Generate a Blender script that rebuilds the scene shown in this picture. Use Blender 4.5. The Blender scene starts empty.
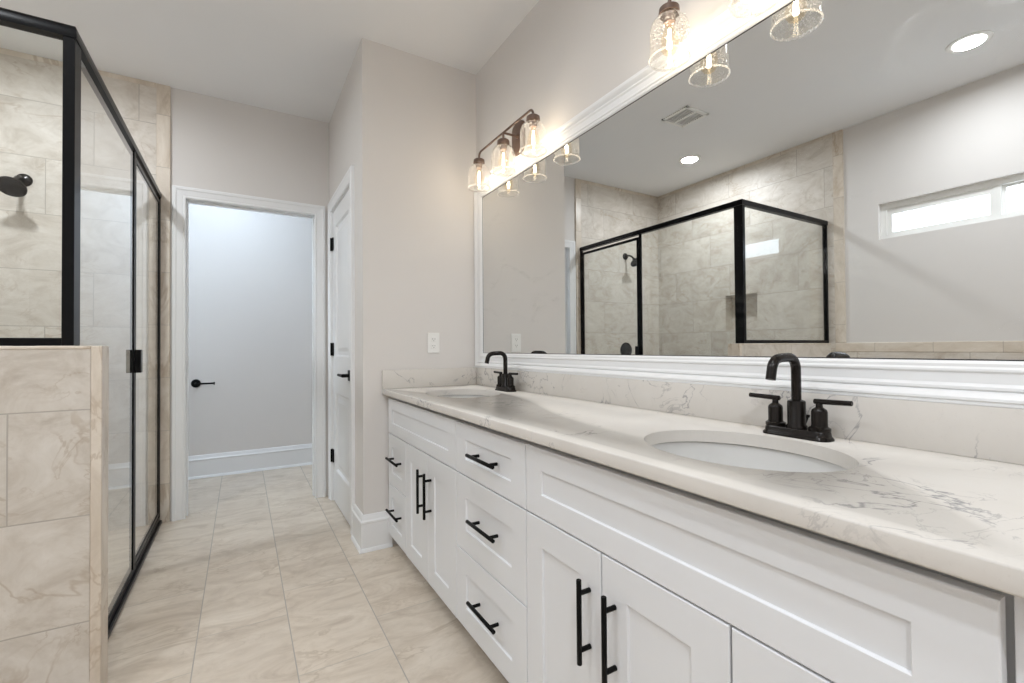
import bpy, bmesh, math
from mathutils import Vector, Matrix

scene = bpy.context.scene
COL = scene.collection

# ------------------------------------------------------------------ camera
YAW, PITCH, ROLL = math.radians(30.45), math.radians(0.739), math.radians(-0.431)
cam_data = bpy.data.cameras.new('camera')
cam_data.sensor_fit = 'HORIZONTAL'
cam_data.sensor_width = 36.0
cam_data.lens = 459.9 / 1024 * 36.0
cam_data.clip_start = 0.02
cam = bpy.data.objects.new('camera', cam_data)
COL.objects.link(cam)
_r = Vector((math.cos(YAW), -math.sin(YAW), 0))
_fh = Vector((math.sin(YAW), math.cos(YAW), 0))
_z = Vector((0, 0, 1))
_f = _fh * math.cos(PITCH) + _z * math.sin(PITCH)
_u = -_fh * math.sin(PITCH) + _z * math.cos(PITCH)
_c, _s = math.cos(ROLL), math.sin(ROLL)
_R = _r * _c + _u * _s
_U = _u * _c - _r * _s
M = Matrix((_R, _U, -_f)).transposed().to_4x4()
M.translation = Vector((0, 0, 1.0733))
cam.matrix_world = M
scene.camera = cam

# ------------------------------------------------------------------ world, big lights, exposure
scene.view_settings.view_transform = 'Standard'
scene.view_settings.look = 'None'
scene.view_settings.gamma = 1.0
scene.view_settings.use_curve_mapping = False
scene.view_settings.exposure = 0.36
scene.cycles.max_bounces = 14
scene.cycles.diffuse_bounces = 7
scene.cycles.glossy_bounces = 8
scene.cycles.transmission_bounces = 8
scene.cycles.transparent_max_bounces = 24
scene.cycles.sample_clamp_indirect = 4.0
scene.cycles.blur_glossy = 0.3
scene.cycles.caustics_reflective = True
scene.cycles.caustics_refractive = False

SKY_STRENGTH = 6.0
BULB_W = 2.0
CAN_W = 15.0
CLOSET_W = 9.5  # power of the added toilet room lamp
WARM = (1.0, 0.91, 0.80)
NEUTRAL = (0.90, 0.945, 1.0)
COOL = (0.66, 0.82, 1.0)

world = bpy.data.worlds.new('sky')
scene.world = world
world.use_nodes = True
_bg = world.node_tree.nodes['Background']
_bg.inputs['Color'].default_value = (0.78, 0.885, 1.0, 1)
_bg.inputs['Strength'].default_value = SKY_STRENGTH

# ------------------------------------------------------------------ helpers
def link(o, parent=None):
    COL.objects.link(o)
    if parent is not None:
        o.parent = parent
    return o

def tag(o, label=None, cat=None, group=None, kind=None):
    if label: o['label'] = label
    if cat: o['category'] = cat
    if group: o['group'] = group
    if kind: o['kind'] = kind
    return o

def world_loc(o):
    v = Vector((0, 0, 0))
    while o is not None:
        v = v + o.location
        o = o.parent
    return v

def thing(name, label, cat, loc, group=None):
    o = bpy.data.objects.new(name, None)
    o.empty_display_size = 0.05
    o.location = loc
    link(o)
    return tag(o, label, cat, group)

class MB:
    """collects shapes in world coordinates, built as one mesh object"""
    def __init__(self):
        self.bm = bmesh.new()
    def _merge(self, b):
        me = bpy.data.meshes.new('tmp')
        b.to_mesh(me)
        b.free()
        self.bm.from_mesh(me)
        bpy.data.meshes.remove(me)
    def box(self, x0, x1, y0, y1, z0, z1, bev=0.0, seg=2):
        b = bmesh.new()
        bmesh.ops.create_cube(b, size=1.0)
        sx, sy, sz = abs(x1 - x0), abs(y1 - y0), abs(z1 - z0)
        for v in b.verts:
            v.co = Vector(((x0 + x1) / 2 + v.co.x * sx, (y0 + y1) / 2 + v.co.y * sy, (z0 + z1) / 2 + v.co.z * sz))
        if bev > 0:
            bev = min(bev, 0.45 * min(sx, sy, sz))
            bmesh.ops.bevel(b, geom=b.edges[:], offset=bev, segments=seg, affect='EDGES', profile=0.5)
        self._merge(b)
        return self
    def loops(self, rings, closed=True, cap0=True, cap1=True):
        """skin a list of point rings"""
        b = bmesh.new()
        vs = [[b.verts.new(p) for p in ring] for ring in rings]
        n = len(rings[0])
        for a, c in zip(vs, vs[1:]):
            for i in range(n if closed else n - 1):
                j = (i + 1) % n
                try: b.faces.new((a[i], a[j], c[j], c[i]))
                except ValueError: pass
        if cap0: b.faces.new(list(reversed(vs[0])))
        if cap1: b.faces.new(vs[-1])
        bmesh.ops.recalc_face_normals(b, faces=b.faces[:])
        self._merge(b)
        return self
    def tube(self, pts, r, n=16, cap=True):
        """round tube along a polyline; r a number or one per point"""
        pts = [Vector(p) for p in pts]
        rs = r if isinstance(r, (list, tuple)) else [r] * len(pts)
        rings = []
        t = (pts[1] - pts[0]).normalized()
        ref = Vector((0, 0, 1)) if abs(t.z) < 0.9 else Vector((1, 0, 0))
        side = t.cross(ref).normalized()
        for i, p in enumerate(pts):
            if i == 0: t = (pts[1] - pts[0])
            elif i == len(pts) - 1: t = (pts[-1] - pts[-2])
            else: t = (pts[i + 1] - pts[i]).normalized() + (pts[i] - pts[i - 1]).normalized()
            t.normalize()
            side = (side - t * side.dot(t)).normalized()
            up = t.cross(side)
            rings.append([p + (side * math.cos(2 * math.pi * k / n) + up * math.sin(2 * math.pi * k / n)) * rs[i] for k in range(n)])
        return self.loops(rings, cap0=cap, cap1=cap)
    def lathe(self, c, prof, axis='z', n=40, cap0=False, cap1=False, sx=1.0, sy=1.0):
        """prof: (radius, height along axis)"""
        c = Vector(c)
        rings = []
        for r, h in prof:
            ring = []
            for k in range(n):
                a = 2 * math.pi * k / n
                p, q = r * math.cos(a) * sx, r * math.sin(a) * sy
                if axis == 'z': ring.append(c + Vector((p, q, h)))
                elif axis == 'y': ring.append(c + Vector((p, h, q)))
                else: ring.append(c + Vector((h, p, q)))
            rings.append(ring)
        return self.loops(rings, cap0=cap0, cap1=cap1)
    def prism(self, pts2, axis, a0, a1):
        """extrude an outline: axis x -> (y,z), y -> (x,z), z -> (x,y)"""
        def P(p, a):
            if axis == 'x': return Vector((a, p[0], p[1]))
            if axis == 'y': return Vector((p[0], a, p[1]))
            return Vector((p[0], p[1], a))
        return self.loops([[P(p, a0) for p in pts2], [P(p, a1) for p in pts2]])
    def build(self, name, mat, parent=None, smooth=None, label=None):
        me = bpy.data.meshes.new(name)
        off = world_loc(parent) if parent is not None else Vector((0, 0, 0))
        if off.length > 0:
            bmesh.ops.translate(self.bm, verts=self.bm.verts[:], vec=-off)
        self.bm.to_mesh(me)
        self.bm.free()
        me.materials.append(mat)
        if smooth is not None:
            for p in me.polygons: p.use_smooth = True
            me.set_sharp_from_angle(angle=math.radians(smooth))
        o = bpy.data.objects.new(name, me)
        link(o, parent)
        if label: o['label'] = label
        return o

def struct(name, mb, mat, label, cat, smooth=None):
    o = mb.build(name, mat, smooth=smooth)
    return tag(o, label, cat, kind='structure')

def copy_tree(o, delta=None, parent=None):
    c = o.copy()
    COL.objects.link(c)
    c.parent = parent
    if delta is not None: c.location = c.location + Vector(delta)
    for ch in list(o.children):
        copy_tree(ch, None, c)
    return c

def arc(c, r, a0, a1, n, ux, uy):
    c, ux, uy = Vector(c), Vector(ux), Vector(uy)
    return [c + (ux * math.cos(a0 + (a1 - a0) * i / n) + uy * math.sin(a0 + (a1 - a0) * i / n)) * r for i in range(n + 1)]

# ------------------------------------------------------------------ materials
class NT:
    def __init__(self, name):
        self.m = bpy.data.materials.new(name)
        self.m.use_nodes = True
        self.t = self.m.node_tree
        self.t.nodes.clear()
        self.out = self.t.nodes.new('ShaderNodeOutputMaterial')
    def n(self, typ, **kw):
        nd = self.t.nodes.new(typ)
        for k, v in kw.items():
            setattr(nd, k, v)
        return nd
    def put(self, sock, val):
        if isinstance(val, bpy.types.NodeSocket): self.t.links.new(val, sock)
        else: sock.default_value = val
    def math(self, op, a, b=None, clamp=False):
        nd = self.n('ShaderNodeMath', operation=op, use_clamp=clamp)
        self.put(nd.inputs[0], a)
        if b is not None: self.put(nd.inputs[1], b)
        return nd.outputs[0]
    def mix(self, f, a, b, blend='MIX'):
        nd = self.n('ShaderNodeMix', data_type='RGBA', blend_type=blend)
        self.put(nd.inputs[0], f)
        self.put(nd.inputs[6], a)
        self.put(nd.inputs[7], b)
        return nd.outputs[2]
    def noise(self, vec, scale, detail=4, rough=0.5, dist=0.0):
        nd = self.n('ShaderNodeTexNoise')
        self.put(nd.inputs['Vector'], vec)
        nd.inputs['Scale'].default_value = scale
        nd.inputs['Detail'].default_value = detail
        nd.inputs['Roughness'].default_value = rough
        nd.inputs['Distortion'].default_value = dist
        return nd.outputs['Fac']
    def ramp(self, fac, stops):
        nd = self.n('ShaderNodeValToRGB')
        e = nd.color_ramp.elements
        while len(e) < len(stops): e.new(0.5)
        for el, (p, c) in zip(e, stops):
            el.position = p
            el.color = (*c, 1) if len(c) == 3 else c
        self.put(nd.inputs[0], fac)
        return nd.outputs['Color']
    def obj(self):
        return self.n('ShaderNodeTexCoord').outputs['Object']
    def bsdf(self, color, rough=0.5, metal=0.0, spec=0.5, normal=None, **kw):
        p = self.n('ShaderNodeBsdfPrincipled')
        self.put(p.inputs['Base Color'], color if isinstance(color, bpy.types.NodeSocket) else (*color, 1))
        self.put(p.inputs['Roughness'], rough)
        self.put(p.inputs['Metallic'], metal)
        self.put(p.inputs['Specular IOR Level'], spec)
        for k, v in kw.items(): self.put(p.inputs[k], v)
        if normal is not None: self.put(p.inputs['Normal'], normal)
        self.t.links.new(p.outputs[0], self.out.inputs[0])
        return p
    def bump(self, h, strength, dist=0.01):
        b = self.n('ShaderNodeBump')
        b.inputs['Strength'].default_value = strength
        b.inputs['Distance'].default_value = dist
        self.put(b.inputs['Height'], h)
        return b.outputs[0]

def paint(name, color, rough=0.6, var=0.02, bump=0.04, spec=0.3, scale=140):
    k = NT(name)
    co = k.obj()
    n = k.noise(co, 3.0, 4)
    c = k.mix(n, tuple(x * (1 - var) for x in color) + (1,), tuple(min(1, x * (1 + var)) for x in color) + (1,))
    k.bsdf(c, rough, spec=spec, normal=k.bump(k.noise(co, scale, 2), bump, 0.002))
    return k.m

def vein(k, vec, scale, width, dist, detail=5):
    n = k.noise(vec, scale, detail, 0.55, dist)
    d = k.math('ABSOLUTE', k.math('SUBTRACT', n, 0.5))
    nd = k.n('ShaderNodeMapRange', interpolation_type='SMOOTHSTEP')
    k.put(nd.inputs['Value'], d)
    nd.inputs['From Min'].default_value = 0.0
    nd.inputs['From Max'].default_value = width
    nd.inputs['To Min'].default_value = 1.0
    nd.inputs['To Max'].default_value = 0.0
    return nd.outputs[0]

def sstep(k, v, a, b):
    nd = k.n('ShaderNodeMapRange', interpolation_type='SMOOTHSTEP')
    k.put(nd.inputs['Value'], v)
    nd.inputs['From Min'].default_value = a
    nd.inputs['From Max'].default_value = b
    return nd.outputs[0]

def tile_mat(name, hax, vax, L, H, v0, h0, step, pal, grout, gw=0.003, rough=0.32, stretch=1.0, hstretch=1.0, endfade=1.0):
    k = NT(name)
    co = k.obj()
    sep = k.n('ShaderNodeSeparateXYZ')
    k.put(sep.inputs[0], co)
    h, v = sep.outputs[hax], sep.outputs[vax]
    vv = k.math('DIVIDE', k.math('SUBTRACT', v, v0), H)
    row = k.math('FLOOR', vv)
    fv = k.math('FRACT', vv)
    hh = k.math('DIVIDE', k.math('SUBTRACT', k.math('SUBTRACT', h, h0), k.math('MULTIPLY', row, step)), L)
    colm = k.math('FLOOR', hh)
    fh = k.math('FRACT', hh)
    eh = k.math('MULTIPLY', k.math('MINIMUM', fh, k.math('SUBTRACT', 1.0, fh)), L)
    ev = k.math('MULTIPLY', k.math('MINIMUM', fv, k.math('SUBTRACT', 1.0, fv)), H)
    bh = k.math('SUBTRACT', 1.0, k.math('MULTIPLY', k.math('SUBTRACT', 1.0, sstep(k, eh, gw * 0.35, gw * 0.75)), endfade))
    body = k.math('MINIMUM', bh, sstep(k, ev, gw * 0.35, gw * 0.75))
    cmb = k.n('ShaderNodeCombineXYZ')
    k.put(cmb.inputs[0], colm)
    k.put(cmb.inputs[1], row)
    wn = k.n('ShaderNodeTexWhiteNoise', noise_dimensions='3D')
    k.put(wn.inputs['Vector'], cmb.outputs[0])
    sc = k.n('ShaderNodeVectorMath', operation='SCALE')
    k.put(sc.inputs[0], wn.outputs['Color'])
    sc.inputs['Scale'].default_value = 31.0
    ad = k.n('ShaderNodeVectorMath', operation='ADD')
    k.put(ad.inputs[0], co)
    k.put(ad.inputs[1], sc.outputs[0])
    mp = k.n('ShaderNodeMapping')
    k.put(mp.inputs['Vector'], ad.outputs[0])
    scl = [1.0, 1.0, 1.0]
    scl[vax] = stretch
    scl[hax] = hstretch
    mp.inputs['Scale'].default_value = scl
    p = mp.outputs[0]
    cloud = k.noise(p, 4.2, 9, 0.66, 1.5)
    c = k.ramp(cloud, [(0.30, pal[0]), (0.50, pal[1]), (0.70, pal[2])])
    fine = k.noise(p, 26, 5, 0.6, 0.6)
    c = k.mix(k.math('MULTIPLY', sstep(k, fine, 0.45, 0.75), 0.30), c, (*pal[3], 1))
    patch = sstep(k, k.noise(p, 2.2, 2), 0.44, 0.64)
    v1 = k.math('MULTIPLY', vein(k, p, 2.6, 0.020, 0.9, 5), patch)
    c = k.mix(k.math('MULTIPLY', v1, 0.6), c, (*pal[4], 1))
    v2 = k.math('MULTIPLY', vein(k, p, 5.0, 0.018, 1.1, 5), sstep(k, k.noise(p, 3.1, 2, 0.5, 0.3), 0.5, 0.7))
    c = k.mix(k.math('MULTIPLY', v2, 0.6), c, (*pal[4], 1))
    # a little tone change from tile to tile
    hv = k.n('ShaderNodeHueSaturation')
    k.put(hv.inputs['Color'], c)
    k.put(hv.inputs['Value'], k.math('ADD', 0.955, k.math('MULTIPLY', wn.outputs['Value'], 0.09)))
    c = k.mix(body, (*grout, 1), hv.outputs[0])
    rg = k.math('ADD', k.math('MULTIPLY', k.math('SUBTRACT', 1.0, body), 0.4), rough)
    k.bsdf(c, rg, spec=0.45, normal=k.bump(body, 0.35, 0.0015))
    return k.m

def metal(name, color, rough=0.35, metallic=0.75, spec=0.5, var=0.3):
    k = NT(name)
    n = k.noise(k.obj(), 30, 3)
    c = k.mix(n, tuple(x * (1 - var) for x in color) + (1,), tuple(x * (1 + var) for x in color) + (1,))
    k.bsdf(c, rough, metallic, spec)
    return k.m

def clear_glass(name, tint, gain=1.7, bump=0.0, seeds=False, ior=1.5, base=0.008):
    k = NT(name)
    fr = k.n('ShaderNodeFresnel')
    fr.inputs['IOR'].default_value = ior
    geo = k.n('ShaderNodeNewGeometry')
    fac = k.math('MULTIPLY', k.math('MULTIPLY', fr.outputs[0], gain, clamp=True), k.math('SUBTRACT', 1.0, geo.outputs['Backfacing']))
    tr = k.n('ShaderNodeBsdfTransparent')
    tr.inputs['Color'].default_value = (*tint, 1)
    gl = k.n('ShaderNodeBsdfGlossy')
    gl.inputs['Roughness'].default_value = 0.0
    gl.inputs['Color'].default_value = (1, 1, 1, 1)
    mx = k.n('ShaderNodeMixShader')
    k.put(mx.inputs[0], fac)
    k.t.links.new(tr.outputs[0], mx.inputs[1])
    k.t.links.new(gl.outputs[0], mx.inputs[2])
    last = mx.outputs[0]
    if bump > 0:
        nb = k.bump(k.noise(k.obj(), 55, 3), bump, 0.004)
        k.put(gl.inputs['Normal'], nb)
        k.put(fr.inputs['Normal'], nb)
    if seeds:      # tiny bubbles trapped in the glass scatter some light
        vo = k.n('ShaderNodeTexVoronoi', feature='F1')
        k.put(vo.inputs['Vector'], k.obj())
        vo.inputs['Scale'].default_value = 140
        dot = k.math('LESS_THAN', vo.outputs['Distance'], 0.24)
        tl = k.n('ShaderNodeBsdfTranslucent')
        tl.inputs['Color'].default_value = (1, 1, 1, 1)
        m2 = k.n('ShaderNodeMixShader')
        k.put(m2.inputs[0], k.math('ADD', k.math('MULTIPLY', dot, 0.30), base))
        k.t.links.new(last, m2.inputs[1])
        k.t.links.new(tl.outputs[0], m2.inputs[2])
        last = m2.outputs[0]
    k.t.links.new(last, k.out.inputs[0])
    return k.m

def emit(name, color, strength):
    k = NT(name)
    e = k.n('ShaderNodeEmission')
    e.inputs['Color'].default_value = (*color, 1)
    e.inputs['Strength'].default_value = strength
    k.t.links.new(e.outputs[0], k.out.inputs[0])
    return k.m

PAL_FLOOR = [(0.475, 0.395, 0.315), (0.61, 0.53, 0.44), (0.69, 0.615, 0.525), (0.50, 0.43, 0.35), (0.42, 0.34, 0.255)]
PAL_WALL = [(0.47, 0.418, 0.355), (0.605, 0.56, 0.50), (0.69, 0.653, 0.60), (0.51, 0.45, 0.38), (0.42, 0.345, 0.265)]
PAL_TRIM = [(0.50, 0.425, 0.34), (0.65, 0.58, 0.495), (0.75, 0.69, 0.61), (0.50, 0.42, 0.33), (0.42, 0.33, 0.24)]
GROUT_W = (0.42, 0.385, 0.34)
GROUT_F = (0.40, 0.37, 0.33)

M_wall = paint('wall_paint', (0.68, 0.657, 0.636), 0.7)
M_ceil = paint('ceiling_paint', (0.80, 0.81, 0.825), 0.85, bump=0.08)
M_trim = paint('trim_paint', (0.79, 0.80, 0.81), 0.35, 0.01, 0.01, 0.5)
M_cab = paint('cabinet_paint', (0.745, 0.758, 0.78), 0.38, 0.008, 0.008, 0.45)
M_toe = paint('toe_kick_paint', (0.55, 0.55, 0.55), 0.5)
M_floor = tile_mat('floor_tile', 1, 0, 0.612, 0.303, -0.143, 2.08, 0.204, PAL_FLOOR, GROUT_F, 0.0035, 0.34, 0.9, 1.7, 0.6)
M_tfar = tile_mat('shower_far_tile', 0, 2, 0.624, 0.318, 0.895, -1.585, 0.208, PAL_WALL, GROUT_W, 0.0035, 0.45, 1.5)
M_tleft = tile_mat('shower_left_tile', 1, 2, 0.624, 0.318, 0.895, 2.09 - 5 * 0.208, 0.208, PAL_WALL, GROUT_W, 0.0035, 0.45, 1.5)
M_thalf = tile_mat('half_wall_tile', 0, 2, 0.624, 0.318, 0.895, -0.365, 0.208, PAL_WALL, GROUT_W, 0.0035, 0.30, 1.5)
M_bull = tile_mat('bullnose_tile', 0, 2, 9.0, 0.33, 0.90, -4.0, 0.0, PAL_TRIM, GROUT_W, 0.0025, 0.3, 0.45)
M_bullend = tile_mat('bullnose_tile_long', 0, 2, 9.0, 3.0, -1.0, -4.0, 0.0, PAL_TRIM, GROUT_W, 0.0025, 0.3, 0.40)
M_bully = tile_mat('bullnose_tile_flat', 2, 1, 9.0, 0.33, 0.90, -4.0, 0.0, PAL_TRIM, GROUT_W, 0.0025, 0.3, 0.6)
M_black = metal('black_frame_metal', (0.003, 0.003, 0.0035), 0.28, 0.0, 0.15)
M_pull = metal('matte_black_metal', (0.003, 0.003, 0.003), 0.42, 0.0, 0.12)
M_bronze = metal('oil_rubbed_bronze', (0.010, 0.0075, 0.006), 0.24, 0.3, 0.35)
M_sconce = metal('brown_bronze', (0.15, 0.10, 0.078), 0.42, 0.45, 0.5)
M_steel = metal('grey_metal', (0.35, 0.35, 0.35), 0.35, 0.9)
M_white = paint('white_plastic', (0.82, 0.82, 0.80), 0.35, 0.005, 0.0, 0.5)
M_slot = paint('dark_slot', (0.03, 0.03, 0.03), 0.6, 0.0, 0.0)
M_china = paint('white_china', (0.63, 0.625, 0.61), 0.08, 0.004, 0.0, 0.6)
M_shower_glass = clear_glass('shower_glass', (0.975, 0.985, 0.975), 1.35)
M_window_glass = clear_glass('window_glass', (0.97, 0.98, 0.98), 1.4)
M_jar = clear_glass('seeded_jar_glass', (0.965, 0.96, 0.95), 2.4, 0.05, True)
M_rim = clear_glass('jar_rim_glass', (0.97, 0.965, 0.955), 2.4, 0.0, True, base=0.13)
M_bulb = clear_glass('bulb_glass', (0.99, 0.93, 0.82), 1.2)
M_fil = emit('glowing_filament', (1.0, 0.88, 0.70), 16.0)
M_lens = emit('downlight_lens', (1.0, 0.97, 0.93), 14.0)

def mirror_mat():
    k = NT('mirror_silver')
    a = k.bsdf((0.78, 0.79, 0.785), 0.0, 1.0)
    co = k.obj()
    # faint wiped smears left on the glass
    mp = k.n('ShaderNodeMapping')
    k.put(mp.inputs['Vector'], co)
    mp.inputs['Rotation'].default_value = (0.6, 0, 0)
    mp.inputs['Scale'].default_value = (1, 1.0, 2.6)
    sm = sstep(k, k.noise(mp.outputs[0], 3.5, 5, 0.6, 1.0), 0.54, 0.76)
    sm = k.math('MULTIPLY', sm, sstep(k, k.noise(co, 1.6, 2), 0.47, 0.62))
    gl = k.n('ShaderNodeBsdfGlossy')
    gl.inputs['Color'].default_value = (0.9, 0.9, 0.9, 1)
    gl.inputs['Roughness'].default_value = 0.42
    mx = k.n('ShaderNodeMixShader')
    k.put(mx.inputs[0], k.math('MULTIPLY', sm, 0.16))
    k.t.links.new(a.outputs[0], mx.inputs[1])
    k.t.links.new(gl.outputs[0], mx.inputs[2])
    k.t.links.new(mx.outputs[0], k.out.inputs[0])
    return k.m
M_mirror = mirror_mat()

def quartz_mat():
    k = NT('veined_quartz')
    co = k.obj()
    cl = k.noise(co, 2.5, 5, 0.6, 0.6)
    c = k.ramp(cl, [(0.3, (0.595, 0.568, 0.530)), (0.55, (0.640, 0.612, 0.574)), (0.75, (0.665, 0.642, 0.606))])
    sp = k.noise(co, 180, 2, 0.6)
    c = k.mix(k.math('MULTIPLY', sstep(k, sp, 0.62, 0.75), 0.18), c, (0.50, 0.46, 0.42, 1))
    p1 = sstep(k, k.noise(co, 2.6, 2, 0.5, 0.4), 0.49, 0.62)
    v1 = k.math('MULTIPLY', vein(k, co, 3.4, 0.012, 1.7, 8), p1)
    c = k.mix(k.math('MULTIPLY', v1, 0.75), c, (0.22, 0.22, 0.23, 1))
    p2 = sstep(k, k.noise(co, 4.1, 2, 0.5, 0.2), 0.50, 0.66)
    v2 = k.math('MULTIPLY', vein(k, co, 8.0, 0.016, 1.2, 6), p2)
    c = k.mix(k.math('MULTIPLY', v2, 0.5), c, (0.30, 0.29, 0.29, 1))
    k.bsdf(c, 0.12, spec=0.5, IOR=1.10)
    return k.m
M_quartz = quartz_mat()

# ------------------------------------------------------------------ setting: shell
ZC = 2.743
XW, YV, XR, YF, XL = 1.235, 2.514, 0.557, 3.594, -1.56
YB = -1.7             # wall behind the camera
YT = 4.66             # far wall of the toilet room

struct('floor', MB().box(-1.70, 1.40, YB - .1, YT + .1, -0.1, 0.0), M_floor,
       'beige marbled porcelain tile floor laid in long staggered tiles', 'floor')
struct('ceiling', MB().box(-1.70, 1.40, YB - .1, YT + .1, ZC, ZC + 0.1), M_ceil,
       'flat painted pale grey ceiling', 'ceiling')
struct('wall_right', MB().box(XW, XW + .1, YB, YV + .1, 0, ZC), M_wall,
       'warm grey wall behind the vanity mirror', 'wall')
struct('wall_end', MB().box(XR, XW + .1, YV, YV + .1, 0, ZC), M_wall,
       'warm grey wall at the far end of the vanity with the outlet', 'wall')

# wall with the closed closet door (opening for the leaf)
CD0, CD1, CDT = 2.795, 3.465, 2.048
w = MB()
w.box(XR, XR + .1, YV + .1, CD0, 0, ZC).box(XR, XR + .1, CD1, YF, 0, ZC).box(XR, XR + .1, CD0, CD1, CDT, ZC)
w.box(XR + .065, XR + .15, YV + .1, YF, 0, ZC)  # unseen slab added behind the door to stop sky light leaking under it
struct('wall_closet', w, M_wall, 'grey side wall around the white closet door, with an added light block behind it', 'wall')

# far wall with the cased opening to the toilet room
JL, JR, JT = -0.311, 0.459, 2.048
w = MB()
w.box(-1.70, JL - .016, YF, YF + .12, 0, ZC).box(JR + .016, XR + .5, YF, YF + .12, 0, ZC).box(JL - .016, JR + .016, YF, YF + .12, JT + .016, ZC)
struct('wall_far', w, M_wall, 'grey far wall around the cased opening', 'wall')

# left wall with the transom window hole and the shower niche
WY0, WY1, WZ0, WZ1 = 0.30, 1.53, 1.84, 2.10
NY0, NY1, NZ0, NZ1 = 2.44, 2.77, 1.22, 1.56
w = MB()
for (a, b, zlo, zhi) in ((YB - .1, WY0, 0, ZC), (WY0, WY1, 0, WZ0), (WY0, WY1, WZ1, ZC), (WY1, NY0, 0, ZC),
                         (NY0, NY1, 0, NZ0), (NY0, NY1, NZ1, ZC), (NY1, YF, 0, ZC)):
    w.box(XL - .12, XL, a, b, zlo, zhi)
struct('wall_left', w, M_wall, 'grey left wall with the high transom window, seen in the mirror', 'wall')
struct('wall_back', MB().box(-1.70, XW + .1, YB - .1, YB, 0, ZC), M_wall, 'grey wall behind the camera', 'wall')

# toilet room shell
struct('wall_toilet_far', MB().box(XL - .12, 1.06, YT, YT + .1, 0, ZC), M_wall, 'blue-lit grey back wall of the small toilet room', 'wall')
TWY0, TWY1, TWZ0, TWZ1 = 3.85, 4.50, 1.10, 2.10
w = MB()
for (a, b, zlo, zhi) in ((YF + .12, TWY0, 0, ZC), (TWY0, TWY1, 0, TWZ0), (TWY0, TWY1, TWZ1, ZC), (TWY1, YT, 0, ZC)):
    w.box(XL - .12, XL, a, b, zlo, zhi)
struct('wall_toilet_left', w, M_wall, 'left wall of the small toilet room with an added window', 'wall')
struct('wall_toilet_right', MB().box(0.96, 1.06, YF + .12, YT, 0, ZC), M_wall, 'right wall of the small toilet room', 'wall')

# shower tile faces
TX = XL + 0.012
w = MB()
for (a, b, zlo, zhi) in ((1.82, NY0, 0, ZC), (NY0, NY1, 0, NZ0), (NY0, NY1, NZ1, ZC), (NY1, YF - .012, 0, ZC)):
    w.box(XL, TX, a, b, zlo, zhi)
w.box(XL - .10, XL - .09, NY0, NY1, NZ0, NZ1)                     # niche back
w.box(XL - .09, TX, NY0, NY0 + .008, NZ0, NZ1).box(XL - .09, TX, NY1 - .008, NY1, NZ0, NZ1)
w.box(XL - .09, TX, NY0, NY1, NZ0, NZ0 + .008).box(XL - .09, TX, NY0, NY1, NZ1 - .008, NZ1)
struct('wall_shower_left', w, M_tleft, 'beige tiled shower wall with a recessed niche, seen in the mirror', 'tiled wall')
struct('wall_shower_far', MB().box(XL, -0.460, YF - .012, YF, 0, ZC), M_tfar,
       'beige tiled shower wall carrying the shower head', 'tiled wall')
struct('trim_1', MB().box(-0.460, -0.388, YF - .014, YF, 0, ZC, 0.004), M_bull,
       'narrow vertical bullnose tile strip beside the door casing', 'tile trim')
struct('trim_2', MB().box(XL, TX + .002, 1.748, 1.82, 1.09, ZC, 0.004), M_bull,
       'narrow vertical bullnose tile strip ending the shower wall, seen in the mirror', 'tile trim')
struct('wall_tub_tile', MB().box(XL, TX, YB, 1.82, 0, 1.02), M_tleft,
       'low beige tile band along the left wall, seen in the mirror', 'tiled wall')
struct('trim_3', MB().box(XL, TX + .002, YB, 1.82, 1.02, 1.09, 0.004), M_bully,
       'bullnose tile strip topping the low tile band, seen in the mirror', 'tile trim')

struct('trim_8', MB().box(TX, -0.460, YF - .015, YF - .011, ZC - .030, ZC - .001, .001), M_bull, 'thin tile strip along the top of the shower head wall', 'tile trim')
struct('trim_9', MB().box(TX - .001, TX + .003, 1.82, YF - .015, ZC - .030, ZC - .001, .001), M_bully, 'thin tile strip along the top of the shower side wall', 'tile trim')

# half wall
HX, HY0, HY1, HZ = -0.369, 1.853, 1.938, 1.088
struct('wall_half', MB().box(TX, HX - .027, HY0, HY1, 0, HZ - .010), M_thalf,
       'beige tiled half wall carrying the shower glass', 'half wall')
struct('trim_4', MB().box(HX - .027, HX, HY0 - .001, HY1 + .002, 0, HZ, 0.003), M_bullend,
       'vertical tile strip on the end of the half wall', 'tile trim')
struct('trim_5', MB().box(TX, HX - .027, HY0 - .003, HY1 + .003, HZ - .010, HZ, 0.003), M_bull,
       'tile cap along the top of the half wall', 'tile trim')

# ------------------------------------------------------------------ trim: casings, jambs, baseboards
CAS = [(0, 0), (0, .010), (.004, .014), (.010, .014), (.016, .011), (.022, .013), (.048, .016), (.054, .020), (.068, .020), (.072, .017), (.072, 0)]
def casing(mb, inner, axis, plane, sign, prof=CAS):
    """mitred casing up one side, over the head and down; inner=(a0,a1,ztop); axis the plane's normal"""
    a0, a1, zt = inner
    def P(a, z, out):
        return Vector((a, plane + sign * out, z)) if axis == 'y' else Vector((plane + sign * out, a, z))
    rings = []
    for (ca, cz) in ((a0, 0), (a0, zt), (a1, zt), (a1, 0)):
        ring = []
        for (d, hgt) in prof:
            a = ca - d if ca == a0 else ca + d
            z = cz + d if cz == zt else 0.0
            ring.append(P(a, z, hgt))
        rings.append(ring)
    mb.loops(rings)
    return mb

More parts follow.
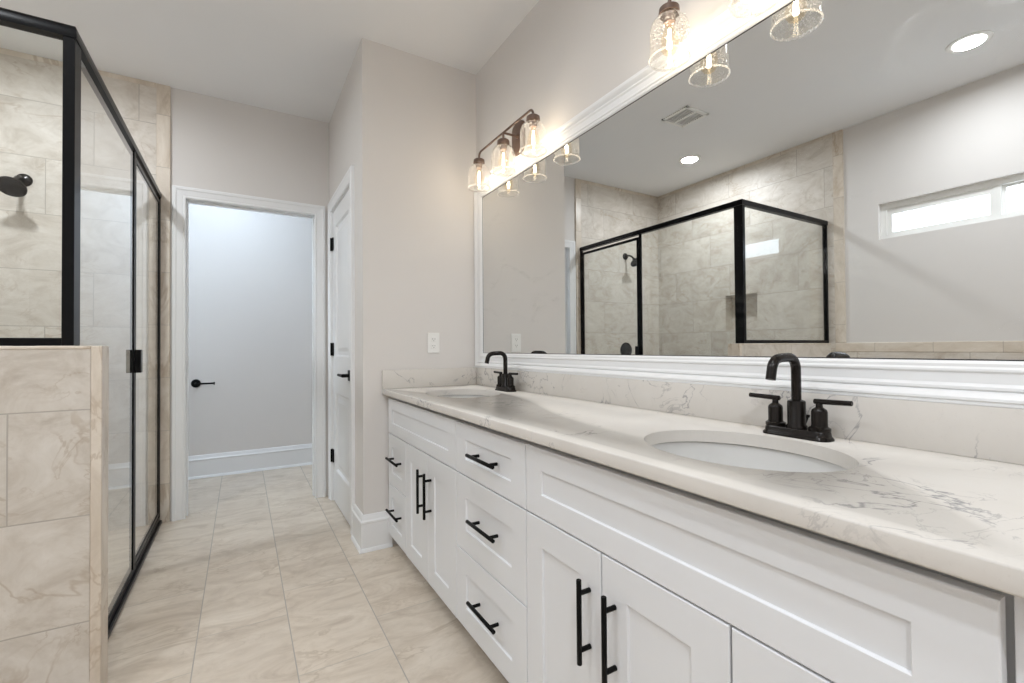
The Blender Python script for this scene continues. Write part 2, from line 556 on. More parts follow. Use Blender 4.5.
t6 = MB()
casing(t6, (JL + .004, JR - .004, JT - .004), 'y', YF, -1)
t6.box(JL - .016, JL, YF - .001, YF + .121, 0, JT).box(JR, JR + .016, YF - .001, YF + .121, 0, JT).box(JL - .016, JR + .016, YF - .001, YF + .121, JT, JT + .016)
t6.box(JL, JL + .011, YF + .045, YF + .08, 0, JT - .011, .002).box(JR - .011, JR, YF + .045, YF + .08, 0, JT - .011, .002).box(JL, JR, YF + .045, YF + .08, JT - .011, JT, .002)
o6 = struct('trim_6', t6, M_trim, 'white moulded casing and jamb around the opening to the toilet room', 'door casing')
sp = MB().box(JL - .001, JL + .002, YF + .010, YF + .038, 0.93, 1.00, .001)
sp.build('strike_plate', M_steel, o6, label='small metal strike plate')

t7 = MB()
casing(t7, (CD0 - .004, CD1 + .004, CDT + .004), 'x', XR, -1)
t7.box(XR, XR + .1, CD0 - .0, CD0 + .004, 0, CDT).box(XR, XR + .1, CD1 - .004, CD1, 0, CDT).box(XR, XR + .1, CD0, CD1, CDT - .004, CDT)
t7.box(XR + .046, XR + .06, CD0 + .004, CD0 + .016, 0, CDT - .004).box(XR + .046, XR + .06, CD1 - .016, CD1 - .004, 0, CDT - .004)
struct('trim_7', t7, M_trim, 'white moulded casing around the closet door', 'door casing')

BASE = [(0, 0), (.026, 0), (.026, .006), (.022, .016), (.016, .020), (.016, .145), (.019, .150), (.019, .158), (.013, .165), (.010, .178), (.006, .190), (0, .192)]
def base_run(mb, pts, inward):
    """baseboard profile swept with mitres along floor points; inward = per segment normal into the room"""
    rings = []
    for i, p in enumerate(pts):
        ns = []
        if i > 0: ns.append(Vector(inward[i - 1]))
        if i < len(pts) - 1: ns.append(Vector(inward[i]))
        rings.append([Vector((p[0], p[1], 0)) + sum((n * d for n in ns), Vector((0, 0, 0))) + Vector((0, 0, z)) for d, z in BASE])
    mb.loops(rings)
    return mb
b = base_run(MB(), [(XR, CD0 - .077), (XR, YV), (0.705, YV)], [(-1, 0, 0), (0, -1, 0)])
struct('baseboard_end', b, M_trim, 'tall white baseboard wrapping the wall corner beside the vanity', 'baseboard')
b = base_run(MB(), [(XL, YT), (0.96, YT)], [(0, -1, 0)])
struct('baseboard_toilet_far', b, M_trim, 'tall white baseboard along the back wall of the toilet room', 'baseboard')
b = base_run(MB(), [(XL, YF + .12), (XL, YT - .03)], [(1, 0, 0)])
struct('baseboard_toilet_left', b, M_trim, 'white baseboard on the left wall of the toilet room', 'baseboard')
b = base_run(MB(), [(0.96, YF + .12), (0.96, YT - .03)], [(-1, 0, 0)])
struct('baseboard_toilet_right', b, M_trim, 'white baseboard on the right wall of the toilet room', 'baseboard')
b = base_run(MB(), [(XL + .02, YB), (XW, YB)], [(0, 1, 0)])
struct('baseboard_back', b, M_trim, 'white baseboard behind the camera', 'baseboard')

# ------------------------------------------------------------------ windows in the left wall
win = bpy.data.objects.new('window_1', None)
win.location = (XL - .06, (WY0 + WY1) / 2, WZ0)
link(win)
tag(win, 'high white framed transom window in the left wall, seen in the mirror', 'window', kind='structure')
def frame_ring(mb, x0, x1, y0, y1, z0, z1, wl, wr, wb, wt):
    """one hollow rectangular frame"""
    o = [(y0, z0), (y1, z0), (y1, z1), (y0, z1)]
    i = [(y0 + wl, z0 + wb), (y1 - wr, z0 + wb), (y1 - wr, z1 - wt), (y0 + wl, z1 - wt)]
    V = lambda x, q: [Vector((x, a, b)) for a, b in q]
    mb.loops([V(x0, i), V(x0, o), V(x1, o), V(x1, i), V(x0, i)], cap0=False, cap1=False)
    return mb
x0, x1 = XL - .090, XL - .040
WM = 0.925
f = frame_ring(MB(), x0, x1, WY0, WY1, WZ0, WZ1, .035, .035, .030, .040)
f.box(x0 + .006, x1 - .004, WM - .016, WM + .016, WZ0 + .029, WZ1 - .039)
f.build('window_frame', M_white, win)
s = frame_ring(MB(), x0 + .014, x1 - .010, WM + .014, WY1 - .034, WZ0 + .029, WZ1 - .039, .020, .030, .020, .042)
frame_ring(s, x0 + .004, x0 + .026, WY0 + .034, WM - .014, WZ0 + .029, WZ1 - .039, .020, .020, .018, .018)
s.build('window_sash', M_white, win)
MB().box(x0 + .024, x0 + .030, WM + .030, WY1 - .060, WZ0 + .045, WZ1 - .078).build('pane', M_window_glass, win)
MB().box(x0 + .010, x0 + .016, WY0 + .050, WM - .030, WZ0 + .043, WZ1 - .053).build('pane', M_window_glass, win)
added_win = bpy.data.objects.new('added_window', None)  # added, unseen: lets cool daylight into the toilet room from the side
added_win.location = (XL - .06, (TWY0 + TWY1) / 2, TWZ0)
link(added_win)
tag(added_win, 'unseen white framed window added on the left wall to light the toilet room', 'window', kind='structure')
f = frame_ring(MB(), x0, x1, TWY0, TWY1, TWZ0, TWZ1, .045, .045, .045, .045)
f.build('window_frame', M_white, added_win)
MB().box(x0 + .02, x0 + .026, TWY0 + .04, TWY1 - .04, TWZ0 + .04, TWZ1 - .04).build('pane', M_window_glass, added_win)

# ------------------------------------------------------------------ closet door
dr = bpy.data.objects.new('door_1', None)
dr.location = (XR + .02, (CD0 + CD1) / 2, 0)
link(dr)
tag(dr, 'closed white two-panel closet door with a black lever', 'door', kind='structure')
lf = MB()
DX = XR + 0.004
L0, L1, LZ0, LZ1 = CD0 + .006, CD1 - .006, 0.010, CDT - .007
def panel_ring(y0, y1, z0, z1, ins, x):
    return [Vector((x, y0 + ins, z0 + ins)), Vector((x, y1 - ins, z0 + ins)), Vector((x, y1 - ins, z1 - ins)), Vector((x, y0 + ins, z1 - ins))]
ST = 0.105
zr = [(LZ0, 0.235), (0.77, 1.02), (LZ1 - .115, LZ1)]
lf.box(DX + .012, DX + .035, L0, L1, LZ0, LZ1)
lf.box(DX, DX + .014, L0, L0 + ST, LZ0, LZ1, .001).box(DX, DX + .014, L1 - ST, L1, LZ0, LZ1, .001)
for a, c in zr: lf.box(DX, DX + .014, L0 + ST, L1 - ST, a, c)
for (a, c) in ((0.235, 0.77), (1.02, LZ1 - .115)):
    y0, y1 = L0 + ST, L1 - ST
    rings = [panel_ring(y0, y1, a, c, i, x) for i, x in ((0, DX), (.006, DX + .005), (.012, DX + .011), (.035, DX + .011), (.060, DX + .004))]
    lf.loops(rings, cap0=False, cap1=True)
lf.build('door_leaf', M_trim, dr)
for zc in (1.815, 1.07, 0.320):
    h = MB()
    h.tube([(XR - .008, CD1 - .003, zc - .045), (XR - .008, CD1 - .003, zc + .045)], .0075, 12)
    h.box(XR - .004, XR + .003, CD1 - .036, CD1 + .004, zc - .045, zc + .045, .001)
    h.build('hinge', M_pull, dr, 40)
HZc, HYc = 0.912, CD0 + .072
h = MB()
h.box(DX - .010, DX, HYc - .032, HYc + .032, HZc - .032, HZc + .032, .003)
h.tube([(DX - .010, HYc, HZc), (DX - .048, HYc, HZc)], .011, 16)
h.tube([(DX - .045, HYc - .012, HZc), (DX - .047, HYc + .06, HZc), (DX - .047, HYc + .125, HZc)], [.010, .009, .008], 14)
h.build('door_handle', M_pull, dr, 40)

# ------------------------------------------------------------------ vanity cabinets
F = 0.687                 # front plane of doors and drawers
FB = 0.706                # face of the carcass
ZT, ZS, ZB = 0.803, 0.6165, 0.070
GAP = 0.0021
FC = 0.722                # face frame set back behind the overlay fronts

def front_bm(y0, y1, z0, z1, fw=0.075, fz=None):
    fz = fw if fz is None else fz
    def ring(iy, iz, x):
        return [Vector((x, y0 + iy, z0 + iz)), Vector((x, y1 - iy, z0 + iz)), Vector((x, y1 - iy, z1 - iz)), Vector((x, y0 + iy, z1 - iz))]
    mb = MB()
    mb.loops([ring(0, 0, FB - .0005), ring(0, 0, F + .002), ring(.0007, .0007, F + .0006), ring(.002, .002, F), ring(fw, fz, F), ring(fw + .0012, fz + .0012, F + .0012), ring(fw + .0026, fz + .0026, F + .0060)])
    return mb

def bar_pull(parent, c, axis, length=0.19, cc=0.128):
    c = Vector(c)
    d = Vector((0, 1, 0)) if axis == 'y' else Vector((0, 0, 1))
    x = F - .031
    mb = MB()
    p = Vector((x, c.y, c.z))
    mb.tube([p - d * length / 2, p - d * (length / 2 - .001), p + d * (length / 2 - .001), p + d * length / 2], [.0052, .0060, .0060, .0052], 18)
    for s in (-1, 1):
        q = p + d * (s * cc / 2)
        mb.tube([q, Vector((F + .0002, q.y, q.z))], .0055, 14)
    return mb.build('handle', M_pull, parent, 40)

def cabinet(name_label, y0, y1, extra=None):
    t = thing('vanity_cabinet', name_label, 'cabinet', (0.95, (y0 + y1) / 2, 0))
    b = MB()
    b.box(FC, FC + .010, y0, y0 + .04, .10, .822).box(FC, FC + .010, y1 - .04, y1, .10, .822)      # face frame stiles
    b.box(FC, FC + .010, y0 + .04, y1 - .04, .775, .822).box(FC, FC + .010, y0 + .04, y1 - .04, .10, .13)
    b.box(FC, FC + .010, y0 + .04, y1 - .04, .60, .635)
    b.box(FC + .010, XW - .004, y0, y0 + .016, .10, .822).box(FC + .010, XW - .004, y1 - .016, y1, .10, .822)
    b.box(FC + .010, XW - .004, y0 + .016, y1 - .016, .10, .116).box(XW - .012, XW - .004, y0 + .016, y1 - .016, .116, .822)
    b.build('body', M_cab, t)
    MB().box(FB + .070, FB + .085, y0, y1, 0.0, .10).build('toe_kick', M_toe, t)
    return t

def door(t, y0, y1, hy):
    d = front_bm(y0 + GAP, y1 - GAP, ZB, ZS - GAP).build('door', M_cab, t)
    bar_pull(d, (0, hy, 0.453), 'z')
def drawer(t, y0, y1, z0, z1, fw=.075, fz=None, dz=0.0):
    d = front_bm(y0 + GAP, y1 - GAP, z0 + GAP, z1 - GAP, fw, fz).build('drawer', M_cab, t)
    bar_pull(d, (0, (y0 + y1) / 2 - .012, (z0 + z1) / 2 + dz), 'y')

# far sink cabinet
A0, A1 = 1.587, 2.510
t = cabinet('white shaker sink cabinet under the far basin, against the end wall', A0, A1)
front_bm(A0 + GAP, 2.500, ZS + GAP, ZT, .072, .056).build('false_front', M_cab, t)
drawer(t, 2.198, 2.500, .350, ZS, .062, .062, .012)
drawer(t, 2.198, 2.500, ZB, .350, .062, .062, .015)
door(t, 1.8925, 2.198, 1.8925 + .040)
door(t, A0, 1.8925, 1.8925 - .043)
# drawer cabinet between the sinks
t = cabinet('white cabinet of three wide stacked drawers between the two sinks', 1.099, A0)
drawer(t, 1.099, A0, ZS, ZT, .080, .056)
drawer(t, 1.099, A0, .345, ZS, .080, .075, .006)
drawer(t, 1.099, A0, ZB, .345, .080, .075, .006)
# near sink cabinet
B0, B1 = 0.158, 1.099
t = cabinet('white shaker sink cabinet under the near basin with long false front', B0, B1)
front_bm(.161, B1 - GAP, ZS + GAP, ZT, .075, .060).build('false_front', M_cab, t)
door(t, .7865, B1, .7865 + .040)
door(t, .4735, .7865, .7865 - .043)
drawer(t, .161, .4735, .350, ZS, .062, .062, .012)
drawer(t, .161, .4735, ZB, .350, .062, .062, .015)
fl = MB().box(FB, FB + .02, .02, B0 - .003, .10, .822, .001)
fl.box(FB + .02, XW - .004, .02, .038, .10, .822)
fl.box(FB + .07, FB + .085, .02, B0 - .003, 0, .10)
o = fl.build('filler_panel', M_cab)
tag(o, 'plain white filler panel at the near end of the vanity', 'cabinet panel')

# ------------------------------------------------------------------ countertop with two oval cut-outs, splashes, basins
ZK = 0.854
S1, S2 = 2.050, 0.615      # sink centres along the wall
SX, SA, SB = 0.928, 0.172, 0.215
ct = MB().box(0.656, XW - .002, 0.02, YV - .002, ZK - .030, ZK, .0035, 3).build('countertop', M_quartz, smooth=50)
tag(ct, 'long pale veined quartz countertop on the white cabinets', 'countertop')
for yc in (S1, S2):
    cu = MB().lathe((SX, yc, 0.84), [(1.0, -.08), (1.0, .08)], 'z', 96, True, True, SA, SB).build('cutter', M_quartz)
    md = ct.modifiers.new('cut', 'BOOLEAN')
    md.operation = 'DIFFERENCE'
    md.solver = 'EXACT'
    md.object = cu
dg = bpy.context.evaluated_depsgraph_get()
me = bpy.data.meshes.new_from_object(ct.evaluated_get(dg))
ct.modifiers.clear()
ct.data = me
for o in [o for o in COL.objects if o.name.startswith('cutter')]:
    bpy.data.objects.remove(o)

o = MB().box(XW - .021, XW - .001, 0.02, YV - .003, ZK, ZK + .101, .0015).build('backsplash', M_quartz, smooth=50)
tag(o, 'long low quartz backsplash under the mirror frame', 'backsplash')
o = MB().box(0.656, XW - .022, YV - .022, YV - .002, ZK, ZK + .101, .0015).build('side_splash', M_quartz, smooth=50)
tag(o, 'short quartz side splash against the end wall below the outlet', 'backsplash')

def sink(yc, label):
    t = thing('sink', label, 'sink', (SX, yc, ZK - .20))
    a, bb = SA + .006, SB + .006
    prof = [(0.14, -.158), (0.45, -.153), (0.72, -.137), (0.88, -.105), (0.965, -.062), (0.995, -.025), (1.0, 0.0), (1.06, 0.0),
            (1.06, -.010), (1.045, -.012), (1.02, -.065), (0.93, -.115), (0.74, -.149), (0.45, -.165), (0.14, -.170)]
    mb = MB().lathe((SX, yc, ZK - .0325), [(r, h) for r, h in prof], 'z', 72, False, False, a, bb)
    mb.build('basin', M_china, t, 60)
    d = MB().lathe((SX, yc, ZK - .0305 - .172), [(.001, .010), (.018, .011), (.022, .0165), (.031, .0165), (.033, .014), (.030, .0), (.001, .0)], 'z', 32)
    d.build('drain', M_bronze, t, 40, label='dark bronze drain ring')
    return t
sink(S1, 'white oval undermount basin farther away, near the end wall')
sink(S2, 'white oval undermount basin nearest the camera')

# ------------------------------------------------------------------ faucets
def faucet(yc, label):
    X = 1.152
    t = thing('faucet', label, 'faucet', (X, yc, ZK))
    def oval(hl, hw, rr, z, n=8):
        ring = []
        for (sx, sy, a0) in ((1, 1, 0), (-1, 1, math.pi / 2), (-1, -1, math.pi), (1, -1, 1.5 * math.pi)):
            for i in range(n + 1):
                a = a0 + (math.pi / 2) * i / n
                ring.append(Vector((X + sx * (hw - rr) + rr * math.cos(a), yc + sy * (hl - rr) + rr * math.sin(a), z)))
        return ring
    mb = MB()
    mb.loops([oval(.077, .028, .022, ZK), oval(.077, .028, .022, ZK + .004), oval(.075, .026, .021, ZK + .007), oval(.073, .0245, .020, ZK + .009),
              oval(.072, .0235, .020, ZK + .018), oval(.070, .022, .019, ZK + .021)])
    mb.build('base_plate', M_bronze, t, 35)
    sp = MB()
    sp.lathe((X, yc, ZK), [(.0225, .020), (.0225, .026), (.0195, .030), (.0195, .083), (.0185, .086), (.0115, .089)], 'z', 32)
    zt = ZK + .191
    R = .030
    pts = [(X, yc, ZK + .085), (X, yc, ZK + .12), (X, yc, zt - R)]
    pts += arc((X - R, yc, zt - R), R, 0, math.pi / 2, 10, (1, 0, 0), (0, 0, 1))[1:]
    pts += [(X - .066, yc, zt - .001)]
    pts += arc((X - .071, yc, zt - R - .002), R, math.pi / 2, math.radians(166), 10, (1, 0, 0), (0, 0, 1))
    e = Vector(pts[-1])
    dd = Vector((-math.sin(math.radians(14)), 0, -math.cos(math.radians(14))))
    pts += [e + dd * .010, e + dd * .026]
    sp.tube(pts, .0108, 20)
    sp.build('spout', M_bronze, t, 40)
    rod = MB().tube([(X + .020, yc - .008, ZK + .030), (X + .024, yc - .012, ZK + .046)], .0035, 10)
    rod.tube([(X + .024, yc - .012, ZK + .046), (X + .0245, yc - .0125, ZK + .052)], .0055, 10)
    rod.build('lift_rod', M_bronze, t, 40)
    for s in (1, -1):
        hb = MB()
        yy = yc + s * .0508
        hb.lathe((X, yy, ZK), [(.0215, .019), (.0225, .022), (.0225, .028), (.0175, .031), (.0165, .034), (.0165, .065), (.0150, .070), (.0075, .076), (.0065, .086), (.0001, .087)], 'z', 28)
        h = hb.build('handle', M_bronze, t, 35)
        lv = MB().tube([(X, yy - s * .011, ZK + .0885), (X, yy - s * .010, ZK + .0885), (X, yy + s * .066, ZK + .0905), (X, yy + s * .067, ZK + .0905)], [.0050, .0062, .0058, .0048], 16)
        lv.build('lever', M_bronze, h, 40)
    return t
faucet(2.028, 'dark bronze two-handle faucet at the farther basin')
faucet(S2 - .005, 'dark bronze two-handle faucet at the nearest basin')

# ------------------------------------------------------------------ wall mirror
MY0, MY1, MZ0, MZ1 = 0.11, 2.425, 1.041, 1.963
t = thing('wall_mirror', 'huge white framed mirror on the wall over both sinks', 'mirror', (XW, (MY0 + MY1) / 2, MZ0 - .086))
MP = [(0, .002), (0, .010), (.006, .014), (.012, .014), (.016, .017), (.020, .017), (.024, .013), (.044, .013), (.050, .017), (.055, .017), (.058, .013), (.064, .020),
      (.071, .024), (.076, .024), (.078, .021), (.083, .0212), (.0855, .0205), (.0855, .002)]
rings = []
for (cy, cz, sy, sz) in ((MY0, MZ0, -1, -1), (MY1, MZ0, 1, -1), (MY1, MZ1, 1, 1), (MY0, MZ1, -1, 1)):
    rings.append([Vector((XW - hgt, cy + sy * d, cz + sz * d)) for d, hgt in MP])
mb = MB()
mb.loops(rings + [rings[0]], cap0=False, cap1=False)
mb.build('frame', M_trim, t)
g = MB()
g.box(XW - .006, XW - .002, MY0 - .004, MY1 + .004, MZ0 - .004, MZ1 + .004)
g.build('mirror_glass', M_mirror, t)
e = MB()
V = lambda x, d: [Vector((x, a, b)) for a, b in ((MY0 + d, MZ0 + d), (MY1 - d, MZ0 + d), (MY1 - d, MZ1 - d), (MY0 + d, MZ1 - d))]
e.loops([V(XW - .0061, .0), V(XW - .0070, .0004), V(XW - .0070, .0020), V(XW - .0061, .0026)], cap0=False, cap1=False)
e.build('mirror_edge', M_slot, t, label='thin dark seam between glass and frame')

# ------------------------------------------------------------------ vanity sconces
def sconce(yc, label):
    X, ZR = 1.135, 2.154
    t = thing('vanity_sconce', label, 'wall lamp', (XW, yc, 2.06))
    # back plate: rounded tall rectangle
    def rr(hy, hz, r, x, n=8):
        ring = []
        for (sy, sz, a0) in ((1, 1, 0), (-1, 1, math.pi / 2), (-1, -1, math.pi), (1, -1, 1.5 * math.pi)):
            for i in range(n + 1):
                a = a0 + (math.pi / 2) * i / n
                ring.append(Vector((x, yc + .008 + sy * (hy - r) + r * math.cos(a), 2.150 + sz * (hz - r) + r * math.sin(a))))
        return ring
    mb = MB()
    mb.loops([rr(.058, .082, .035, XW - .0005), rr(.058, .082, .035, XW - .010), rr(.053, .077, .032, XW - .014), rr(.040, .064, .025, XW - .016)])
    mb.build('back_plate', M_sconce, t, 35)
    mb = MB()
    mb.tube([(XW - .012, yc, ZR), (X, yc, ZR)], .0058, 14)
    mb.lathe((XW - .026, yc, ZR), [(.012, .013), (.012, .004), (.006, .0)], 'x', 20)
    mb.build('arm', M_sconce, t, 40)
    SP, R = .2745, .028
    mb = MB()
    pts = arc((X, yc - SP + R, ZR - R), R, math.pi, math.pi / 2, 8, (0, 1, 0), (0, 0, 1))
    pts = [(X, yc - SP, 2.120)] + pts
    pts += arc((X, yc + SP - R, ZR - R), R, math.pi / 2, 0, 8, (0, 1, 0), (0, 0, 1)) + [(X, yc + SP, 2.120)]
    mb.tube(pts, .0055, 14)
    mb.tube([(X, yc, ZR), (X, yc, 2.120)], .0055, 14)
    mb.build('rod', M_sconce, t, 40)
    DZ = -.017
    for s in (1, 0, -1):
        yy = yc + s * SP
        c = MB().lathe((X, yy, DZ), [(.0001, 2.140), (.014, 2.139), (.022, 2.136), (.030, 2.130), (.0315, 2.112), (.0285, 2.112), (.0275, 2.122), (.0001, 2.123)], 'z', 32)
        c.lathe((X, yy, DZ), [(.0001, 2.123), (.0175, 2.123), (.0185, 2.088), (.0165, 2.084), (.0001, 2.084)], 'z', 28)
        c.build('socket_cap', M_sconce, t, 40)
        j = MB()
        prof = [(.0270, 2.121), (.0275, 2.108), (.031, 2.102), (.043, 2.096), (.053, 2.086), (.0590, 2.070), (.0605, 2.054), (.0605, 2.000), (.0620, 1.982), (.0635, 1.978), (.0635, 1.974),
                (.0610, 1.972), (.0580, 1.975), (.0575, 1.980), (.0578, 2.000), (.0578, 2.054), (.0565, 2.068), (.051, 2.083), (.042, 2.0925), (.030, 2.0985), (.0250, 2.106), (.0245, 2.121)]
        j.lathe((X, yy, DZ), prof, 'z', 48)
        jo = j.build('glass_shade', M_jar, t, 40, label='clear seeded glass jar shade')
        rm = MB().lathe((X, yy, DZ), [(.0580, 1.977), (.0585, 1.9730), (.0610, 1.9705), (.0635, 1.9730), (.0638, 1.9760), (.0625, 1.9785), (.0595, 1.979), (.0580, 1.977)], 'z', 48)
        rm.build('rim', M_rim, jo, 60)
        bl = MB().lathe((X, yy, DZ), [(.0125, 2.086), (.0135, 2.072), (.018, 2.060), (.0245, 2.042), (.0275, 2.022), (.0255, 2.004), (.018, 1.992), (.008, 1.987), (.0001, 1.9865)], 'z', 32)
        bo = bl.build('bulb', M_bulb, t, 60)
        fm = MB()
        for q in range(6):
            a = 2 * math.pi * q / 6
            fm.tube([(X + .003 * math.cos(a), yy + .003 * math.sin(a), 2.066 + DZ), (X + .0065 * math.cos(a), yy + .0065 * math.sin(a), 2.006 + DZ)], .0013, 8)
        fm.build('filament', M_fil, bo, 60)
        ld = bpy.data.lights.new('bulb_light', 'POINT')
        ld.energy = BULB_W
        ld.color = WARM
        ld.shadow_soft_size = 0.006
        lo = bpy.data.objects.new('bulb_light', ld)
        lo.location = Vector((X, yy, 2.030 + DZ)) - world_loc(t)
        link(lo, t)
    return t
sconce(2.002, 'bronze wall lamp with three glass jar shades over the farther sink')
sconce(0.686, 'bronze wall lamp with three glass jar shades over the nearest sink')

# ------------------------------------------------------------------ shower enclosure
PX0, PX1 = -0.464, -0.436
PY0, PY1 = 1.862, 1.926
RZ = 2.062
YE = YF - .0145           # face of the tile at the far end
t = thing('shower_enclosure', 'black framed glass shower enclosure standing on the floor and half wall', 'shower enclosure', (-0.46, 2.6, 0))
MB().box(PX0, PX1, PY0, PY1, HZ + .001, RZ - .040, .002).build('corner_post', M_black, t)
def rail_ring(p, nx, ny):
    """rounded header section at a plan point; nx, ny: how the outside offset runs in plan"""
    sec = [(-.017, -.040), (.017, -.040), (.018, -.030), (.018, -.012), (.014, -.003), (.008, 0), (-.008, 0), (-.014, -.003), (-.018, -.012), (-.018, -.030)]
    return [Vector((p[0] + nx * o, p[1] + ny * o, RZ + z)) for o, z in sec]
PXC, PYC = (PX0 + PX1) / 2, PY0 + .016
hd = MB().loops([rail_ring((TX + .001, PYC), 0, -1), rail_ring((PXC, PYC), 1, -1), rail_ring((PXC, YE), 1, 0)])
hd.build('header_rail', M_black, t, 40)
MB().box(TX + .001, PX0, PY0 + .002, PY0 + .030, HZ + .001, HZ + .024, .002).build('side_rail', M_black, t)
MB().box(TX + .001, TX + .024, PY0 + .002, PY0 + .030, HZ + .024, RZ - .040, .002).build('wall_channel', M_black, t)
MB().box(TX + .018, PX0 + .003, PY0 + .013, PY0 + .020, HZ + .018, RZ - .030).build('side_pane', M_shower_glass, t)
sl = MB().box(PX0 - .008, PX1 + .010, HY1 + .003, YE, 0, .020, .004).box(PX0 + .002, PX1 - .002, HY1 + .003, YE, .018, .044, .003)
sl.build('sill_rail', M_black, t)
DY0 = 2.803               # latch side of the door
MB().box(PX0, PX1, HY1 + .003, HY1 + .024, .044, HZ - .02, .002).build('wall_channel', M_black, t)
MB().box(PX1 - .018, PX1 - .002, DY0 - .026, DY0 - .003, .040, RZ - .038, .003).build('mullion', M_black, t)
MB().box(PX1 - .022, PX1, YE - .022, YE, .040, RZ - .038, .002).build('wall_channel', M_black, t)
MB().box(PX1 - .013, PX1 - .006, HY1 + .010, DY0 - .010, .035, HZ + .0).build('fixed_pane', M_shower_glass, t)
MB().box(PX1 - .013, PX1 - .006, PY1 - .010, DY0 - .010, HZ + .0, RZ - .030).build('fixed_pane', M_shower_glass, t)
d = MB()
dz0, dz1 = .052, RZ - .060
XD0, XD1 = PX1 - .018, PX1 - .002
d.box(XD0, XD1, DY0, DY0 + .024, dz0, dz1, .003).box(XD0, XD1, YE - .046, YE - .024, dz0, dz1, .003)
d.box(XD0, XD1, DY0 + .024, YE - .046, dz0, dz0 + .024, .003).box(XD0, XD1, DY0 + .024, YE - .046, dz1 - .022, dz1, .003)
sd = d.build('shower_door', M_black, t)
MB().box(XD0 + .005, XD0 + .012, DY0 + .018, YE - .038, dz0 + .018, dz1 - .016).build('door_pane', M_shower_glass, sd)
hb = MB().box(XD0 + .002, PX1 + .022, DY0 - .016, DY0 + .028, .966, 1.076, .002)
hb.build('door_pull', M_black, sd)

# shower head and valve on the far tiled wall
SHX, SHZ = -1.048, 2.028
t = thing('showerhead', 'black round shower head on a bent arm on the far tiled wall', 'shower head', (SHX, YE, SHZ))
YS = YF - .0125
MB().lathe((SHX, YS, SHZ), [(.0001, -.016), (.018, -.014), (.034, -.006), (.036, 0)], 'y', 32).build('flange', M_bronze, t, 40)
pts = [(SHX, YS, SHZ), (SHX, YS - .05, SHZ), (SHX - .003, YS - .085, SHZ - .012), (SHX - .006, YS - .115, SHZ - .040)]
MB().tube(pts, .0095, 16).build('arm', M_bronze, t, 60)
hc = Vector((SHX - .004, YS - .150, SHZ - .084))
ax = Vector((-.05, -.62, -.78)).normalized()
s1 = ax.cross(Vector((1, 0, 0))).normalized()
s2 = ax.cross(s1)
hm = MB()
rings = []
for r, hgt in ((.012, -.055), (.017, -.045), (.017, -.034), (.022, -.030), (.050, -.014), (.060, -.006), (.061, .004), (.057, .008), (.053, .006), (.001, .006)):
    rings.append([hc + ax * hgt + (s1 * math.cos(2 * math.pi * k / 40) + s2 * math.sin(2 * math.pi * k / 40)) * r for k in range(40)])
hm.loops(rings)
hm.build('head', M_bronze, t, 40)
SVX, SVZ = -1.045, 1.035
t = thing('shower_valve', 'round black shower valve trim with lever, seen in the mirror', 'shower valve', (SVX, YS, SVZ))
MB().lathe((SVX, YS, SVZ), [(.0001, -.012), (.070, -.012), (.080, -.006), (.082, 0)], 'y', 48).build('trim_plate', M_bronze, t, 40)
MB().lathe((SVX, YS - .012, SVZ), [(.0001, -.042), (.020, -.041), (.022, -.036), (.024, 0)], 'y', 32).tube(
    [(SVX, YS - .045, SVZ), (SVX + .02, YS - .047, SVZ - .01), (SVX + .085, YS - .050, SVZ - .02)], [.009, .008, .006], 12).build('lever', M_bronze, t, 40)

# ------------------------------------------------------------------ small wall and ceiling things
TPX, TPZ = -0.330, 0.792
t = thing('toilet_paper_holder', 'black empty paper holder on the toilet room wall', 'paper holder', (TPX, YT, TPZ))
MB().lathe((TPX, YT, TPZ), [(.0001, -.014), (.026, -.013), (.034, -.006), (.035, 0)], 'y', 36).build('rosette', M_pull, t, 40)
pts = [(TPX, YT - .01, TPZ), (TPX, YT - .055, TPZ)] + arc((TPX + .012, YT - .055, TPZ), .012, math.pi, 1.5 * math.pi, 6, (1, 0, 0), (0, 1, 0)) + [(TPX + .130, YT - .067, TPZ)]
ar = MB().tube(pts, .0075, 14)
ar.lathe((TPX + .130, YT - .067, TPZ), [(.0076, -.004), (.012, -.003), (.012, .006), (.0001, .008)], 'x', 18)
ar.build('arm', M_pull, t, 40)

OX, OZ = 0.952, 1.103
t = thing('wall_outlet', 'white duplex outlet on the end wall above the side splash', 'outlet', (OX, YV, OZ))
MB().box(OX - .036, OX + .036, YV - .006, YV - .0002, OZ - .058, OZ + .058, .0025).build('cover_plate', M_white, t)
for s in (1, -1):
    so = MB().box(OX - .0165, OX + .0165, YV - .0085, YV - .005, OZ + s * .0195 - .014, OZ + s * .0195 + .014, .004).build('socket', M_white, t)
    sm = MB()
    for dx, hh in ((-.0063, .0075), (.0063, .006)):
        sm.box(OX + dx - .0012, OX + dx + .0012, YV - .0088, YV - .0070, OZ + s * .0195 - hh / 2 + .003, OZ + s * .0195 + hh / 2 + .003)
    sm.lathe((OX, YV - .0086, OZ + s * .0195 - .007), [(.0001, -.0002), (.0023, -.0002), (.0023, .001)], 'y', 12)
    sm.build('slots', M_slot, so)

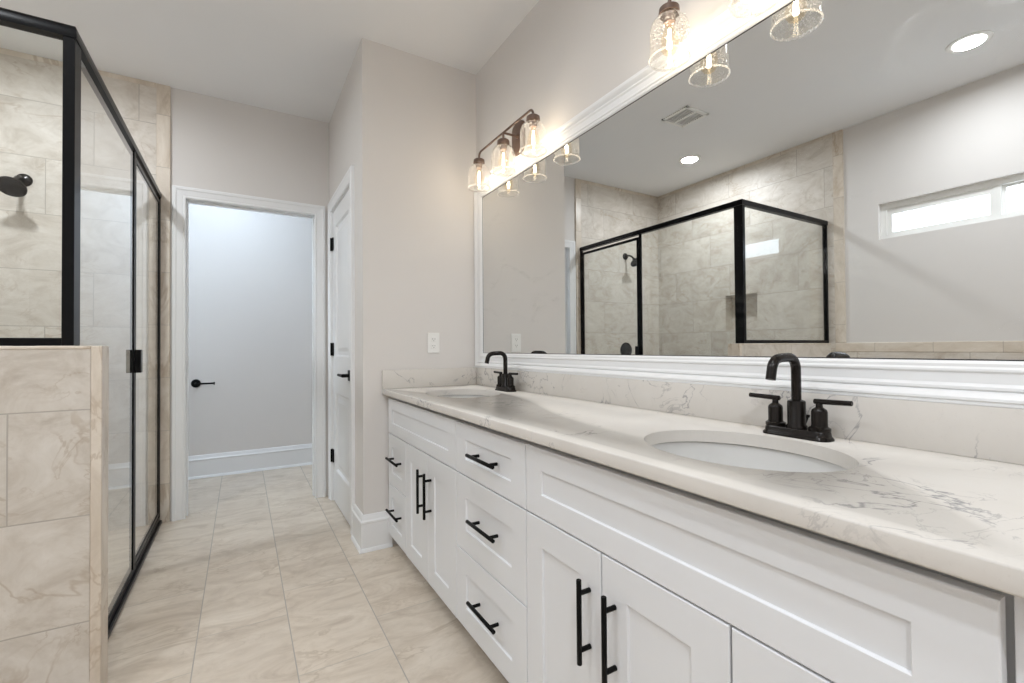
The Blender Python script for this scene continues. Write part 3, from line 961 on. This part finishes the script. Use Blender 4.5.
def downlight(x, y, label, power=CAN_W, color=NEUTRAL):
    t = thing('recessed_light', label, 'ceiling light', (x, y, ZC))
    MB().lathe((x, y, ZC), [(.095, 0), (.094, -.004), (.086, -.007), (.074, -.006), (.068, -.002), (.068, 0)], 'z', 48).build('trim_ring', M_white, t, 40)
    MB().lathe((x, y, ZC), [(.0001, -.004), (.069, -.004)], 'z', 40).build('lens', M_lens, t)
    ld = bpy.data.lights.new('downlight_lamp', 'AREA')
    ld.shape = 'DISK'
    ld.size = 0.13
    ld.energy = power
    ld.spread = math.radians(172)
    ld.color = color
    lo = bpy.data.objects.new('downlight_lamp', ld)
    lo.location = (0, 0, -.008)
    link(lo, t)
    return t
downlight(-1.01, 0.887, 'round recessed ceiling light near the transom window, seen in the mirror', 9.0)
downlight(-0.994, 2.715, 'round recessed ceiling light inside the shower, seen in the mirror')
downlight(0.15, 0.45, 'unseen round recessed ceiling light added above the camera to light the room', 8.0)  # added lamp overhead, never in view, for the near half of the room
downlight(-0.30, -0.95, 'unseen round recessed ceiling light added behind the camera to light the room', 21.0)  # added lamp, general fill from behind the view
downlight(-0.15, 3.98, 'unseen round recessed ceiling light added to brighten the toilet room', CLOSET_W, COOL)  # added cool lamp, hidden by the door head, brightens the toilet room

VX, VY, VH = -0.318, 2.220, 0.115
t = thing('ceiling_vent', 'square white slatted exhaust vent in the ceiling, seen in the mirror', 'vent', (VX, VY, ZC))
v = MB()
v.box(VX - VH, VX + VH, VY - VH, VY - VH + .022, ZC - .012, ZC - .0002, .003).box(VX - VH, VX + VH, VY + VH - .022, VY + VH, ZC - .012, ZC - .0002, .003)
v.box(VX - VH, VX - VH + .022, VY - VH, VY + VH, ZC - .012, ZC - .0002, .003).box(VX + VH - .022, VX + VH, VY - VH, VY + VH, ZC - .012, ZC - .0002, .003)
v.build('frame', M_white, t)
v = MB()
for i in range(13):
    yy = VY - VH + .030 + i * (2 * VH - .060) / 12
    v.box(VX - VH + .018, VX + VH - .018, yy - .0022, yy + .0022, ZC - .008, ZC - .003)
v.box(VX - .008, VX + .008, VY - VH + .02, VY + VH - .02, ZC - .011, ZC - .003)
v.build('grille', M_white, t)
MB().box(VX - VH + .018, VX + VH - .018, VY - VH + .018, VY + VH - .018, ZC - .002, ZC - .0004).build('duct_shade', M_slot, t)  # dark sheet stands in for the shade inside the vent

# repeats carry the phrase of their set
for o in COL.objects:
    for kind, phrase in (('vanity_cabinet', 'white vanity cabinets under the countertop'), ('sink', 'oval basins in the countertop'),
                         ('faucet', 'bronze faucets on the countertop'), ('vanity_sconce', 'wall lamps above the mirror'),
                         ('recessed_light', 'recessed ceiling lights')):
        if o.parent is None and o.name.split('.')[0] == kind:
            o['group'] = phrase
